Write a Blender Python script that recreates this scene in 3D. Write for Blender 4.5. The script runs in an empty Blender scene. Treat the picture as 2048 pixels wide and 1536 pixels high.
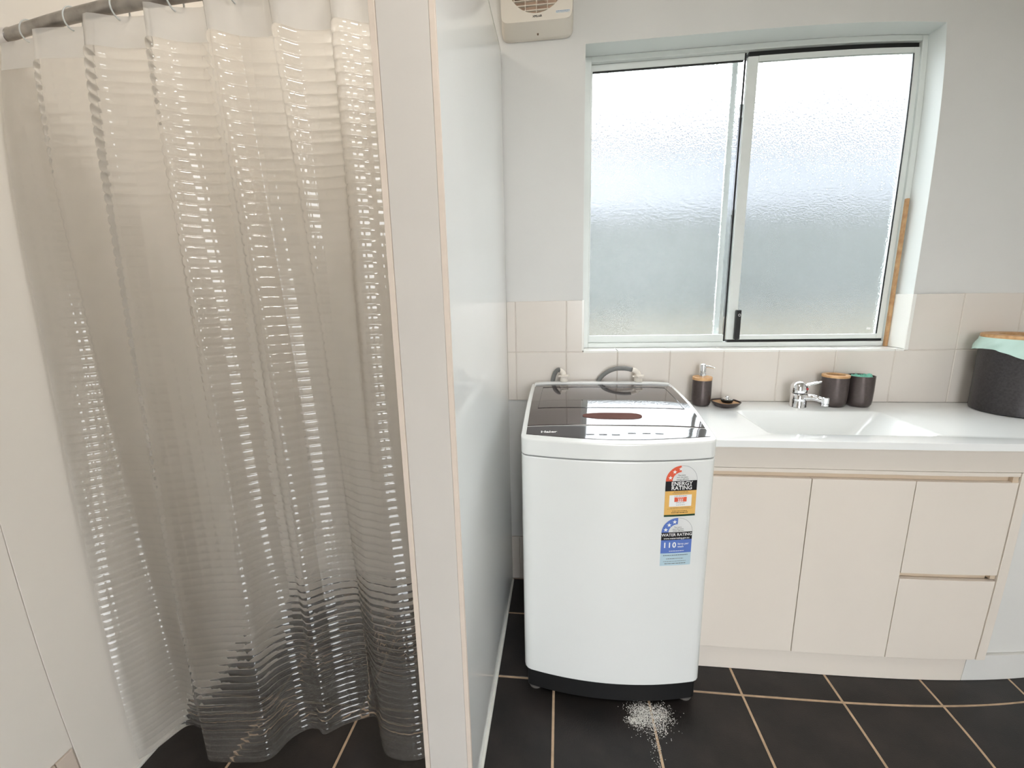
import bpy, bmesh, math, random
import numpy as np
from mathutils import Vector, Matrix
random.seed(7)
rng = np.random.default_rng(7)
scene = bpy.context.scene
COL = scene.collection

# ------------------------------------------------------------------ camera
CAM = (-0.0242, -1.7111, 1.2475)
YAW, PITCH, ROLL = -0.1136, 0.2010, -0.0212
LENS_POLY = (1.15880894, 0.02419439, -0.60191553, 0.28398449)     # angle from the axis against radius in 1000 px
cd = bpy.data.cameras.new('camera'); cam = bpy.data.objects.new('camera', cd); COL.objects.link(cam)
fw = Vector((math.sin(YAW)*math.cos(PITCH), math.cos(YAW)*math.cos(PITCH), -math.sin(PITCH)))
rt0 = Vector((math.cos(YAW), -math.sin(YAW), 0)); up0 = rt0.cross(fw)
rt = rt0*math.cos(ROLL) + up0*math.sin(ROLL); up = -rt0*math.sin(ROLL) + up0*math.cos(ROLL)
cam.matrix_world = Matrix(((rt.x, up.x, -fw.x, CAM[0]), (rt.y, up.y, -fw.y, CAM[1]), (rt.z, up.z, -fw.z, CAM[2]), (0, 0, 0, 1)))
cd.sensor_fit = 'HORIZONTAL'; cd.sensor_width = 36.0
cd.lens = 36.0*937.5/2048
scene.cycles.max_bounces = 7; scene.cycles.diffuse_bounces = 4; scene.cycles.glossy_bounces = 3; scene.cycles.transmission_bounces = 6; scene.cycles.transparent_max_bounces = 8
cd.clip_start = 0.02; cd.clip_end = 200
cd.type = 'PANO'                                                  # the phone's wide lens bends straight lines a little
cd.panorama_type = 'FISHEYE_LENS_POLYNOMIAL'
cd.fisheye_fov = math.radians(178)
_s = 2.048/36.0
cd.fisheye_polynomial_k0 = 0.0
cd.fisheye_polynomial_k1 = -LENS_POLY[0]*_s
cd.fisheye_polynomial_k2 = -LENS_POLY[1]*_s**2
cd.fisheye_polynomial_k3 = -LENS_POLY[2]*_s**3
cd.fisheye_polynomial_k4 = -LENS_POLY[3]*_s**4
scene.camera = cam

# ------------------------------------------------------------------ world, exposure
SKY = 10.0
FILL_LAMP = 31.0  # strength of the added, unseen room fill
SHOWER_FILL_LAMP = 14.5  # strength of the invented fill above the shower
w = bpy.data.worlds.new('overcast_sky'); scene.world = w; w.use_nodes = True
bg = w.node_tree.nodes['Background']; bg.inputs[0].default_value = (0.93, 0.965, 1.0, 1); bg.inputs[1].default_value = SKY
scene.view_settings.view_transform = 'Standard'; scene.view_settings.look = 'None'
scene.view_settings.exposure = 0.13; scene.view_settings.gamma = 1.0; scene.view_settings.use_curve_mapping = False

# ------------------------------------------------------------------ materials
def lin(c):
    return tuple(((v/255)/12.92 if v/255 <= 0.04045 else ((v/255+0.055)/1.055)**2.4) for v in c)
M = {}
def mat(name, rgb, rough=0.5, metal=0.0, spec=0.5, noise=0.0, nscale=8.0, bump=0.0, bscale=60.0, rgb2=None, coat=0.0, detail=4.0):
    m = bpy.data.materials.new(name); m.use_nodes = True; nt = m.node_tree; b = nt.nodes['Principled BSDF']
    c = lin(rgb)
    b.inputs['Base Color'].default_value = (*c, 1); b.inputs['Roughness'].default_value = rough
    b.inputs['Metallic'].default_value = metal; b.inputs['Specular IOR Level'].default_value = spec
    if coat: b.inputs['Coat Weight'].default_value = coat; b.inputs['Coat Roughness'].default_value = 0.06
    tc = nt.nodes.new('ShaderNodeTexCoord')
    if noise or rgb2:
        n = nt.nodes.new('ShaderNodeTexNoise'); n.inputs['Scale'].default_value = nscale; n.inputs['Detail'].default_value = detail
        nt.links.new(tc.outputs['Object'], n.inputs['Vector'])
        r = nt.nodes.new('ShaderNodeValToRGB')
        c2 = lin(rgb2) if rgb2 else tuple(v*(1-noise) for v in c)
        r.color_ramp.elements[0].position = 0.35; r.color_ramp.elements[1].position = 0.68
        r.color_ramp.elements[0].color = (*c2, 1); r.color_ramp.elements[1].color = (*c, 1)
        nt.links.new(n.outputs['Fac'], r.inputs['Fac']); nt.links.new(r.outputs['Color'], b.inputs['Base Color'])
    if bump:
        n2 = nt.nodes.new('ShaderNodeTexNoise'); n2.inputs['Scale'].default_value = bscale; n2.inputs['Detail'].default_value = 3
        nt.links.new(tc.outputs['Object'], n2.inputs['Vector'])
        bp = nt.nodes.new('ShaderNodeBump'); bp.inputs['Strength'].default_value = bump; bp.inputs['Distance'].default_value = 0.002
        nt.links.new(n2.outputs['Fac'], bp.inputs['Height']); nt.links.new(bp.outputs['Normal'], b.inputs['Normal'])
    M[name] = m
    return m
mat('wall_paint', (222, 221, 218), 0.6, noise=0.03, nscale=3, bump=0.06, bscale=220)
mat('reveal_paint', (232, 236, 234), 0.5, bump=0.04, bscale=200)
mat('ceiling_paint', (240, 236, 228), 0.7, bump=0.05, bscale=150)
mat('cream_panel', (249, 242, 232), 0.32, noise=0.03, nscale=2.5)
mat('gloss_panel', (249, 250, 248), 0.10, noise=0.02, nscale=2, bump=0.03, bscale=5)
mat('end_panel', (214, 208, 201), 0.45, noise=0.03, nscale=6, bump=0.03, bscale=160)
mat('corner_strip', (226, 211, 197), 0.5, noise=0.05, nscale=30)
mat('silicone', (228, 226, 218), 0.45, noise=0.08, nscale=40)
mat('wall_tile', (226, 218, 209), 0.22, noise=0.03, nscale=5, bump=0.05, bscale=14)
mat('wall_grout', (216, 206, 196), 0.9, noise=0.1, nscale=40)
mat('sill_tile', (240, 238, 232), 0.15, noise=0.02, nscale=6)
mat('floor_tile', (42, 36, 34), 0.40, spec=0.5, rgb2=(22, 20, 19), nscale=9, bump=0.25, bscale=260, detail=9)
mat('floor_grout', (206, 178, 148), 0.9, noise=0.25, nscale=30)
mat('aluminium', (226, 230, 227), 0.38, noise=0.03, nscale=20)
mat('black_rubber', (18, 17, 18), 0.6, noise=0.2, nscale=30)
mat('latch_black', (20, 19, 20), 0.4, noise=0.1, nscale=30)
mat('timber', (205, 165, 120), 0.6, rgb2=(178, 134, 92), nscale=40)
mat('bamboo', (218, 176, 128), 0.45, rgb2=(194, 148, 100), nscale=60)
mat('machine_white', (232, 233, 230), 0.22, noise=0.015, nscale=3, coat=0.3)
mat('machine_glass', (62, 52, 52), 0.045, noise=0.2, nscale=60, spec=0.7, coat=0.6)
mat('machine_panel', (52, 46, 50), 0.06, noise=0.2, nscale=60, spec=0.7, coat=0.6)
mat('machine_recess', (112, 82, 76), 0.95, spec=0.05, noise=0.1, nscale=20)
mat('machine_base', (12, 11, 12), 0.6, noise=0.2, nscale=20)
mat('foot_grey', (96, 92, 88), 0.6, noise=0.1, nscale=40)
mat('cabinet', (229, 219, 207), 0.42, noise=0.025, nscale=4, bump=0.02, bscale=180)
mat('cabinet_pull', (214, 194, 170), 0.5, noise=0.05, nscale=8)
mat('filler_panel', (224, 222, 217), 0.35, noise=0.02, nscale=4)
mat('polymarble', (240, 241, 239), 0.14, noise=0.012, nscale=3, coat=0.3)
mat('chrome', (236, 236, 238), 0.06, metal=1.0, noise=0.03, nscale=10)
mat('red_dot', (170, 40, 40), 0.4, noise=0.1, nscale=50)
mat('dark_bronze', (92, 82, 80), 0.33, metal=0.6, noise=0.15, nscale=120, bump=0.05, bscale=400)
mat('bin_black', (72, 69, 70), 0.40, metal=0.55, noise=0.25, nscale=150, bump=0.12, bscale=420)
mat('teal_bag', (196, 224, 214), 0.35, noise=0.06, nscale=20, bump=0.2, bscale=40)
mat('teal_cloth', (126, 200, 176), 0.7, noise=0.12, nscale=40, bump=0.4, bscale=150)
mat('hose_grey', (128, 128, 126), 0.5, noise=0.12, nscale=60)
mat('connector_white', (236, 228, 216), 0.45, noise=0.04, nscale=40)
mat('fan_plastic', (232, 224, 212), 0.4, noise=0.03, nscale=10)
mat('fan_inner', (214, 186, 164), 0.6, noise=0.12, nscale=20)
mat('fan_dark', (120, 96, 80), 0.7, noise=0.1, nscale=20)
mat('print_black', (26, 25, 28), 0.4, noise=0.1, nscale=30)
mat('print_grey', (120, 120, 122), 0.4, noise=0.1, nscale=30)
mat('print_white', (240, 240, 238), 0.35, noise=0.01, nscale=30)
mat('print_paper', (226, 226, 224), 0.3, noise=0.02, nscale=30)
mat('print_red', (226, 98, 70), 0.35, noise=0.04, nscale=30)
mat('print_yellow', (232, 184, 104), 0.35, noise=0.04, nscale=30)
mat('print_green', (22, 62, 42), 0.4, noise=0.1, nscale=30)
mat('print_blue', (96, 124, 196), 0.35, noise=0.05, nscale=30)
mat('print_pale_blue', (186, 210, 220), 0.35, noise=0.03, nscale=30)
mat('print_sticker_blue', (110, 150, 190), 0.4, noise=0.05, nscale=30)
mat('powder', (224, 222, 216), 0.9, noise=0.05, nscale=200)
mat('rod_steel', (186, 180, 173), 0.32, metal=0.7, rgb2=(150, 145, 139), nscale=25)
mat('door_paint', (232, 228, 220), 0.5, noise=0.02, nscale=5)
mat('outdoor_ground', (128, 124, 112), 0.95, rgb2=(98, 98, 84), nscale=3)
mat('fence_steel', (66, 70, 70), 0.6, rgb2=(50, 56, 54), nscale=4)
mat('house_cladding', (108, 110, 116), 0.8, rgb2=(96, 98, 104), nscale=2)
mat('garden_wall', (104, 100, 90), 0.9, rgb2=(84, 80, 70), nscale=5)

def glass_frosted():
    m = bpy.data.materials.new('frosted_glass'); m.use_nodes = True; nt = m.node_tree; nt.nodes.clear()
    out = nt.nodes.new('ShaderNodeOutputMaterial'); tc = nt.nodes.new('ShaderNodeTexCoord')
    n = nt.nodes.new('ShaderNodeTexNoise'); n.inputs['Scale'].default_value = 150; n.inputs['Detail'].default_value = 2
    nt.links.new(tc.outputs['Object'], n.inputs['Vector'])
    bp = nt.nodes.new('ShaderNodeBump'); bp.inputs['Strength'].default_value = 0.9; bp.inputs['Distance'].default_value = 0.0018
    nt.links.new(n.outputs['Fac'], bp.inputs['Height'])
    rf = nt.nodes.new('ShaderNodeBsdfRefraction'); rf.inputs['Roughness'].default_value = 0.19; rf.inputs['IOR'].default_value = 1.38
    rf.inputs['Color'].default_value = (0.95, 0.97, 0.97, 1)
    gl = nt.nodes.new('ShaderNodeBsdfGlossy'); gl.inputs['Roughness'].default_value = 0.25
    tl = nt.nodes.new('ShaderNodeBsdfTranslucent'); tl.inputs['Color'].default_value = (0.8, 0.82, 0.82, 1)
    for s in (rf, gl, tl): nt.links.new(bp.outputs['Normal'], s.inputs['Normal'])
    m1 = nt.nodes.new('ShaderNodeMixShader'); m1.inputs[0].default_value = 0.035
    nt.links.new(rf.outputs[0], m1.inputs[1]); nt.links.new(tl.outputs[0], m1.inputs[2])
    m2 = nt.nodes.new('ShaderNodeMixShader'); m2.inputs[0].default_value = 0.06
    nt.links.new(m1.outputs[0], m2.inputs[1]); nt.links.new(gl.outputs[0], m2.inputs[2])
    nt.links.new(m2.outputs[0], out.inputs['Surface'])
    M['frosted_glass'] = m
glass_frosted()

def curtain_mat(name, clear, col, bend=0.86):
    m = bpy.data.materials.new(name); m.use_nodes = True; nt = m.node_tree; nt.nodes.clear()
    out = nt.nodes.new('ShaderNodeOutputMaterial'); tc = nt.nodes.new('ShaderNodeTexCoord')
    n = nt.nodes.new('ShaderNodeTexNoise'); n.inputs['Scale'].default_value = 14; n.inputs['Detail'].default_value = 3
    nt.links.new(tc.outputs['Object'], n.inputs['Vector'])
    tr = nt.nodes.new('ShaderNodeBsdfTransparent'); tr.inputs['Color'].default_value = (0.985, 0.985, 0.98, 1)
    rf = nt.nodes.new('ShaderNodeBsdfRefraction'); rf.inputs['IOR'].default_value = 1.25; rf.inputs['Roughness'].default_value = 0.13
    rf.inputs['Color'].default_value = (0.985, 0.985, 0.98, 1)
    ms = nt.nodes.new('ShaderNodeMixShader'); ms.inputs[0].default_value = bend
    nt.links.new(tr.outputs[0], ms.inputs[1]); nt.links.new(rf.outputs[0], ms.inputs[2])
    df = nt.nodes.new('ShaderNodeBsdfDiffuse'); df.inputs['Color'].default_value = (*col, 1)
    tl = nt.nodes.new('ShaderNodeBsdfTranslucent'); tl.inputs['Color'].default_value = (*col, 1)
    md = nt.nodes.new('ShaderNodeMixShader'); md.inputs[0].default_value = 0.5
    nt.links.new(df.outputs[0], md.inputs[1]); nt.links.new(tl.outputs[0], md.inputs[2])
    mr = nt.nodes.new('ShaderNodeMapRange'); mr.inputs[1].default_value = 0.3; mr.inputs[2].default_value = 0.7
    mr.inputs[3].default_value = 1-clear-0.03; mr.inputs[4].default_value = 1-clear+0.03
    nt.links.new(n.outputs['Fac'], mr.inputs[0])
    mx = nt.nodes.new('ShaderNodeMixShader'); nt.links.new(mr.outputs[0], mx.inputs[0])
    nt.links.new(ms.outputs[0], mx.inputs[1]); nt.links.new(md.outputs[0], mx.inputs[2])
    gl = nt.nodes.new('ShaderNodeBsdfGlossy'); gl.inputs['Roughness'].default_value = 0.07
    fr = nt.nodes.new('ShaderNodeFresnel'); fr.inputs['IOR'].default_value = 1.65
    m2 = nt.nodes.new('ShaderNodeMixShader'); nt.links.new(fr.outputs[0], m2.inputs[0])
    nt.links.new(mx.outputs[0], m2.inputs[1]); nt.links.new(gl.outputs[0], m2.inputs[2])
    nt.links.new(m2.outputs[0], out.inputs['Surface'])
    M[name] = m
curtain_mat('curtain_film', 0.90, (0.95, 0.93, 0.90))
curtain_mat('curtain_hem', 0.30, (0.93, 0.91, 0.88), 0.0)

def clear_plastic():
    m = mat('clear_plastic', (244, 247, 245), 0.1, noise=0.02, nscale=50)
    b = m.node_tree.nodes['Principled BSDF']; b.inputs['Transmission Weight'].default_value = 0.25; b.inputs['IOR'].default_value = 1.3
clear_plastic()
def emitter(name, rgb, strength):
    m = bpy.data.materials.new(name); m.use_nodes = True; b = m.node_tree.nodes['Principled BSDF']
    b.inputs['Base Color'].default_value = (0.9, 0.88, 0.84, 1); b.inputs['Emission Color'].default_value = (*rgb, 1)
    b.inputs['Emission Strength'].default_value = strength
    M[name] = m

# ------------------------------------------------------------------ mesh helpers
class MB:
    def __init__(s): s.v = []; s.f = []
    def add(s, vs, fs):
        o = len(s.v); s.v += [tuple(p) for p in vs]; s.f += [tuple(i+o for i in f) for f in fs]; return s
    def box(s, x0, x1, y0, y1, z0, z1):
        vs = [(x, y, z) for z in (z0, z1) for y in (y0, y1) for x in (x0, x1)]
        return s.add(vs, [(0, 2, 3, 1), (4, 5, 7, 6), (0, 1, 5, 4), (2, 6, 7, 3), (0, 4, 6, 2), (1, 3, 7, 5)])
    def lathe(s, c, prof, n=32, a0=0.0, axis='z', caps=True):
        """prof: list of (r, h)."""
        k = len(prof); vs = []
        for r, h in prof:
            for i in range(n):
                a = 2*math.pi*i/n + a0; p = (r*math.cos(a), r*math.sin(a), h)
                if axis == 'y': p = (p[0], p[2], p[1])
                if axis == 'x': p = (p[2], p[0], p[1])
                vs.append((c[0]+p[0], c[1]+p[1], c[2]+p[2]))
        fs = []
        for j in range(k-1):
            for i in range(n):
                a, b = j*n+i, j*n+(i+1) % n
                fs.append((a, b, b+n, a+n))
        if caps: fs += [tuple(range(n-1, -1, -1)), tuple((k-1)*n+i for i in range(n))]
        return s.add(vs, fs)
    def tube(s, pts, r, n=12, caps=True):
        P = [Vector(p) for p in pts]; k = len(P); rs = r if isinstance(r, (list, tuple)) else [r]*k
        vs = []; ref = Vector((0, 0, 1)); prevx = None
        for i in range(k):
            t = (P[min(i+1, k-1)]-P[max(i-1, 0)]).normalized()
            if prevx is None:
                a = ref if abs(t.dot(ref)) < 0.95 else Vector((1, 0, 0)); x = t.cross(a).normalized()
            else:
                x = (prevx - t*prevx.dot(t)).normalized()
            prevx = x; y = t.cross(x)
            for j in range(n):
                a = 2*math.pi*j/n; vs.append(P[i]+x*rs[i]*math.cos(a)+y*rs[i]*math.sin(a))
        fs = [(i*n+j, i*n+(j+1) % n, (i+1)*n+(j+1) % n, (i+1)*n+j) for i in range(k-1) for j in range(n)]
        if caps: fs += [tuple(range(n-1, -1, -1)), tuple((k-1)*n+j for j in range(n))]
        return s.add(vs, fs)
    def torus(s, c, R, r, n=32, m=10, axis='z'):
        vs = []
        for i in range(n):
            a = 2*math.pi*i/n
            for j in range(m):
                b = 2*math.pi*j/m; q = R+r*math.cos(b); p = (q*math.cos(a), q*math.sin(a), r*math.sin(b))
                if axis == 'y': p = (p[0], p[2], p[1])
                if axis == 'x': p = (p[2], p[0], p[1])
                vs.append((c[0]+p[0], c[1]+p[1], c[2]+p[2]))
        fs = [(i*m+j, ((i+1) % n)*m+j, ((i+1) % n)*m+(j+1) % m, i*m+(j+1) % m) for i in range(n) for j in range(m)]
        return s.add(vs, fs)
    def loft(s, rings, caps=True):
        n = len(rings[0]); vs = [p for r in rings for p in r]
        fs = [(i*n+j, i*n+(j+1) % n, (i+1)*n+(j+1) % n, (i+1)*n+j) for i in range(len(rings)-1) for j in range(n)]
        if caps: fs += [tuple(range(n-1, -1, -1)), tuple((len(rings)-1)*n+j for j in range(n))]
        return s.add(vs, fs)
    def slab(s, xs, yf, yb, zb, zt, ny=14):
        """solid between front curve yf(x) and back yb, bottom zb(x,y), top zt(x,y)."""
        nx = len(xs); o = []
        def pt(i, j, zf):
            x = xs[i]; y = yf(x)+(yb-yf(x))*j/(ny-1); return (x, y, zf(x, y))
        vs = [pt(i, j, zb) for i in range(nx) for j in range(ny)]+[pt(i, j, zt) for i in range(nx) for j in range(ny)]
        T = nx*ny; fs = []
        for i in range(nx-1):
            for j in range(ny-1):
                a, b, c, d = i*ny+j, (i+1)*ny+j, (i+1)*ny+j+1, i*ny+j+1
                fs += [(a, d, c, b), (T+a, T+b, T+c, T+d)]
            a, b = i*ny, (i+1)*ny; fs.append((a, b, T+b, T+a))
            a, b = i*ny+ny-1, (i+1)*ny+ny-1; fs.append((b, a, T+a, T+b))
        for j in range(ny-1):
            a, b = j, j+1; fs.append((b, a, T+a, T+b))
            a, b = (nx-1)*ny+j, (nx-1)*ny+j+1; fs.append((a, b, T+b, T+a))
        return s.add(vs, fs)
    def mesh(s, name):
        me = bpy.data.meshes.new(name); me.from_pydata(s.v, [], s.f); me.update()
        bm = bmesh.new(); bm.from_mesh(me); bmesh.ops.recalc_face_normals(bm, faces=bm.faces); bm.to_mesh(me); bm.free()
        return me

def tag(o, label=None, cat=None, group=None, kind=None):
    if label: o['label'] = label
    if cat: o['category'] = cat
    if group: o['group'] = group
    if kind: o['kind'] = kind
    return o
def thing(name, loc, label, cat, group=None):
    o = bpy.data.objects.new(name, None); o.location = loc; o.empty_display_size = 0.05; COL.objects.link(o)
    return tag(o, label, cat, group)
def put(name, mb, m, parent=None, label=None, cat=None, group=None, kind=None, bevel=0.0, seg=2, smooth=35):
    me = mb.mesh(name) if isinstance(mb, MB) else mb
    if smooth:
        me.polygons.foreach_set('use_smooth', [True]*len(me.polygons)); me.set_sharp_from_angle(angle=math.radians(smooth))
    me.materials.clear(); me.materials.append(M[m] if isinstance(m, str) else m)
    o = bpy.data.objects.new(name, me); COL.objects.link(o)
    if parent is not None:
        o.parent = parent
        if parent.type == 'EMPTY': o.location = -Vector(parent.location)
    if bevel:
        b = o.modifiers.new('bevel', 'BEVEL'); b.width = bevel; b.segments = seg; b.limit_method = 'ANGLE'; b.angle_limit = math.radians(40)
    return tag(o, label, cat, group, kind)
def share(name, src, loc, parent):
    o = bpy.data.objects.new(name, src); COL.objects.link(o); o.parent = parent; o.location = loc
    return o
def box(*a): return MB().box(*a)
def text_mesh(txt, size, bold=0.0, sx=1.0, align='CENTER', space=1.0):
    """flat letters in the xy plane, centred on the origin line."""
    cu = bpy.data.curves.new('txt', 'FONT'); cu.body = txt; cu.size = size; cu.align_x = align; cu.align_y = 'CENTER'
    cu.offset = bold; cu.space_character = space; cu.resolution_u = 3
    o = bpy.data.objects.new('txt', cu); COL.objects.link(o)
    dg = bpy.context.evaluated_depsgraph_get(); me = bpy.data.meshes.new_from_object(o.evaluated_get(dg))
    bpy.data.objects.remove(o); bpy.data.curves.remove(cu)
    for v in me.vertices: v.co.x *= sx
    return me
def map_mesh(me, f):
    for v in me.vertices: v.co = f(v.co)
    me.update(); return me

# ================================================================== THE ROOM
XL, XR, YF, ZC = -1.177, 1.86, -3.0, 2.45
WX0, WX1, WZ0, WZ1 = 0.063, 1.236, 1.026, 2.105     # window opening
PX0, PX1, PY = -0.349, -0.235, -0.897                # partition
ZT = 1.2263                                          # top of the tiled strip

# ---- floor of dark tiles in pale grout
floor = put('floor', box(XL-0.1, XR+0.1, YF-0.1, 0.15, -0.06, -0.0012), 'floor_grout', kind='structure', smooth=0)
PF, FX, FY, GW = 0.2965, 0.5503, -0.5101, 0.0062
def fl_mesh(wx, wy):
    mb = MB(); c = 0.0016
    mb.add([(0, 0, -0.008), (wx, 0, -0.008), (wx, wy, -0.008), (0, wy, -0.008), (0, 0, -c), (wx, 0, -c), (wx, wy, -c), (0, wy, -c), (c, c, 0), (wx-c, c, 0), (wx-c, wy-c, 0), (c, wy-c, 0)],
           [(0, 1, 5, 4), (1, 2, 6, 5), (2, 3, 7, 6), (3, 0, 4, 7), (4, 5, 9, 8), (5, 6, 10, 9), (6, 7, 11, 10), (7, 4, 8, 11), (8, 9, 10, 11), (3, 2, 1, 0)])
    me = mb.mesh('floor_tile'); me.materials.append(M['floor_tile']); return me
cache = {}
xs = sorted([FX+i*PF for i in range(-7, 6)]); ys = sorted([FY-j*PF for j in range(-2, 11)])
for a, b in zip(xs, xs[1:]):
    shift = 0.148 if b < -0.30 else 0.0                  # the shower floor is laid half a tile out of step
    for c, d in zip(ys, ys[1:]):
        c, d = c+shift, d+shift
        x0, x1, y0, y1 = max(a+GW/2, XL), min(b-GW/2, XR), max(c+GW/2, YF), min(d-GW/2, 0.0)
        if x1-x0 < 0.01 or y1-y0 < 0.01: continue
        k = (round(x1-x0, 4), round(y1-y0, 4))
        if k not in cache: cache[k] = fl_mesh(*k)
        share('floor_tile', cache[k], (x0, y0, random.uniform(-0.0004, 0.0)), floor)

# ---- back wall with the window opening, tiled strip above the basin
mb = MB()
YW, YO = 0.008, 0.16
mb.box(XL-0.1, WX0, YW, YO, 0, ZC); mb.box(WX1, XR+0.1, YW, YO, 0, ZC)
mb.box(WX0, WX1, YW, YO, 0, WZ0-0.004); mb.box(WX0, WX1, YW, YO, WZ1, ZC)
wall_back = put('wall_back', mb, 'wall_paint', kind='structure', smooth=0)
put('reveal_lining', MB().box(WX1-0.0005, WX1, YW+0.0005, YO, ZT, WZ1).box(WX0, WX0+0.0005, YW+0.0005, YO, ZT, WZ1).box(WX0, WX1, YW+0.0005, YO, WZ1-0.0005, WZ1), 'reveal_paint', wall_back, smooth=0)
put('grout_bed', MB().box(PX1, WX0, 0.0015, YW+0.002, 0.829, ZT).box(WX1, XR, 0.0015, YW+0.002, 0.829, ZT).box(WX0, WX1, 0.0015, YW+0.002, 0.829, 1.026).box(PX1, 0.5, 0.0015, YW+0.002, 0, 0.208), 'wall_grout', wall_back, smooth=0)
TP, TG = 0.2, 0.003
def wt_mesh(wx, wz, name='wall_tile', m='wall_tile'):
    mb = MB(); c = 0.0014
    mb.add([(0, 0.008, 0), (wx, 0.008, 0), (wx, 0.008, wz), (0, 0.008, wz), (0, c, 0), (wx, c, 0), (wx, c, wz), (0, c, wz), (c, 0, c), (wx-c, 0, c), (wx-c, 0, wz-c), (c, 0, wz-c)],
           [(0, 1, 5, 4), (1, 2, 6, 5), (2, 3, 7, 6), (3, 0, 4, 7), (4, 5, 9, 8), (5, 6, 10, 9), (6, 7, 11, 10), (7, 4, 8, 11), (8, 9, 10, 11), (3, 2, 1, 0)])
    me = mb.mesh(name); me.materials.append(M[m]); return me
wc = {}
def wall_tile(x0, x1, z0, z1, parent=wall_back):
    k = (round(x1-x0, 4), round(z1-z0, 4))
    if k not in wc: wc[k] = wt_mesh(*k)
    o = share('wall_tile', wc[k], (x0, random.uniform(-0.0003, 0.0003), z0), parent)
for row, (z0, z1) in enumerate(((ZT-TP+TG/2, ZT), (0.8295, ZT-TP-TG/2))):
    for i in range(-3, 10):
        x0, x1 = max(i*TP+TG/2, PX1), min((i+1)*TP-TG/2, XR)
        if x1-x0 < 0.012: continue
        if row == 0:
            if x0 < WX0 < x1: x1 = WX0
            elif x0 < WX1 < x1: x0 = WX1
            elif x0 >= WX0 and x1 <= WX1: continue
        wall_tile(x0, x1, z0, z1)
for i in range(-2, 4):
    x0, x1 = max(i*TP+TG/2, PX1), (i+1)*TP-TG/2
    if x1 > 0.5: break
    wall_tile(x0, x1, 0.004, 0.206)
# tiled sill and tiled lower cheeks of the reveal
for i in range(0, 7):
    x0, x1 = max(i*TP+TG/2, WX0+0.004), min((i+1)*TP-TG/2, WX1-0.008)
    if x1-x0 > 0.01: put('sill_tile', box(x0, x1, -0.001, 0.1, 1.0225, 1.0305), 'sill_tile', wall_back, bevel=0.0012, smooth=0)
put('cheek_tile', box(WX1-0.009, WX1-0.0002, 0.0, 0.1, 1.031, ZT+0.001), 'sill_tile', wall_back, bevel=0.0015, smooth=0)
put('cheek_tile', box(WX0-0.0035, WX0+0.0055, -0.0005, 0.1, 1.031, ZT+0.001), 'sill_tile', wall_back, bevel=0.0015, smooth=0)
put('edge_strip', box(WX1-0.009, WX1+0.004, -0.003, 0.001, 1.027, ZT+0.001), 'sill_tile', wall_back, bevel=0.001, smooth=0)

# ---- other walls and ceiling
wall_left = put('wall_left', box(XL-0.1, XL-0.006, YF-0.1, YO, 0, ZC), 'cream_panel', kind='structure', smooth=0)
put('shower_panel', box(XL-0.006, XL, -1.03, 0.0, 0.0015, ZC), 'cream_panel', wall_left, bevel=0.001, smooth=0)
put('painted_panel', box(XL-0.0062, XL-0.0006, -2.2, -1.0318, 0.222, ZC), 'cream_panel', wall_left, smooth=0)
y = -1.036
for wlen in (0.045, 0.295, 0.295, 0.295):
    put('skirting_tile', box(XL-0.006, XL+0.003, y-wlen, y, 0.002, 0.219), 'corner_strip', wall_left, bevel=0.0015, smooth=0); y -= wlen+0.004
put('shower_sealant', MB().tube([(XL+0.002, -1.02, 0.002), (XL+0.002, -0.01, 0.002)], 0.006, 8), 'silicone', wall_left)
put('shower_back_panel', box(XL, PX0, 0.001, 0.008, 0.0, ZC), 'cream_panel', wall_back, smooth=0)
wall_right = put('wall_right', box(XR, XR+0.1, YF-0.1, YO, 0, ZC), 'wall_paint', kind='structure', smooth=0)
DX0, DX1, DZ = 0.10, 0.95, 2.04
mb = MB(); mb.box(XL-0.1, DX0, YF-0.1, YF, 0, ZC); mb.box(DX1, XR+0.1, YF-0.1, YF, 0, ZC); mb.box(DX0, DX1, YF-0.1, YF, DZ, ZC)
wall_front = put('wall_front', mb, 'wall_paint', kind='structure', smooth=0)
ceiling = put('ceiling', box(XL-0.1, XR+0.1, YF-0.1, YO, ZC, ZC+0.1), 'ceiling_paint', kind='structure', smooth=0)
door = put('door_1', MB().box(DX0-0.05, DX0+0.02, YF-0.11, YF+0.015, 0, DZ+0.05).box(DX1-0.02, DX1+0.05, YF-0.11, YF+0.015, 0, DZ+0.05).box(DX0+0.02, DX1-0.02, YF-0.11, YF+0.015, DZ-0.02, DZ+0.05), 'door_paint', kind='structure', bevel=0.003)

# ---- shower partition: lined nib wall 2.1 m high
HP = 2.10
part = put('wall_partition', box(PX0+0.004, PX1-0.004, PY+0.004, 0.0, 0, HP-0.002), 'end_panel', kind='structure', smooth=0)
put('side_lining', box(PX1-0.004, PX1, PY+0.0015, 0.0, 0.004, HP), 'gloss_panel', part, smooth=0)
put('shower_lining', box(PX0, PX0+0.004, PY+0.0015, 0.0, 0.004, HP), 'cream_panel', part, smooth=0)
put('end_cover', box(PX0+0.011, PX1-0.010, PY, PY+0.004, 0.002, HP), 'end_panel', part, bevel=0.001, smooth=0)
put('corner_bead', MB().box(PX0-0.0012, PX0+0.0105, PY-0.0014, PY+0.003, 0.002, HP).box(PX0-0.0012, PX0, PY+0.003, PY+0.016, 0.002, HP), 'corner_strip', part, bevel=0.0008)
put('corner_bead', MB().box(PX1-0.0095, PX1+0.0012, PY-0.0014, PY+0.003, 0.002, HP).box(PX1, PX1+0.0012, PY+0.003, PY+0.006, 0.002, HP), 'corner_strip', part, bevel=0.0008)
put('top_cap', box(PX0, PX1+0.001, PY, 0.0, HP, HP+0.003), 'silicone', part, smooth=0)
put('floor_bead', MB().tube([(PX1+0.0015, PY, 0.002), (PX1+0.0015, -0.01, 0.002)], 0.0065, 8), 'silicone', part)

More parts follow.
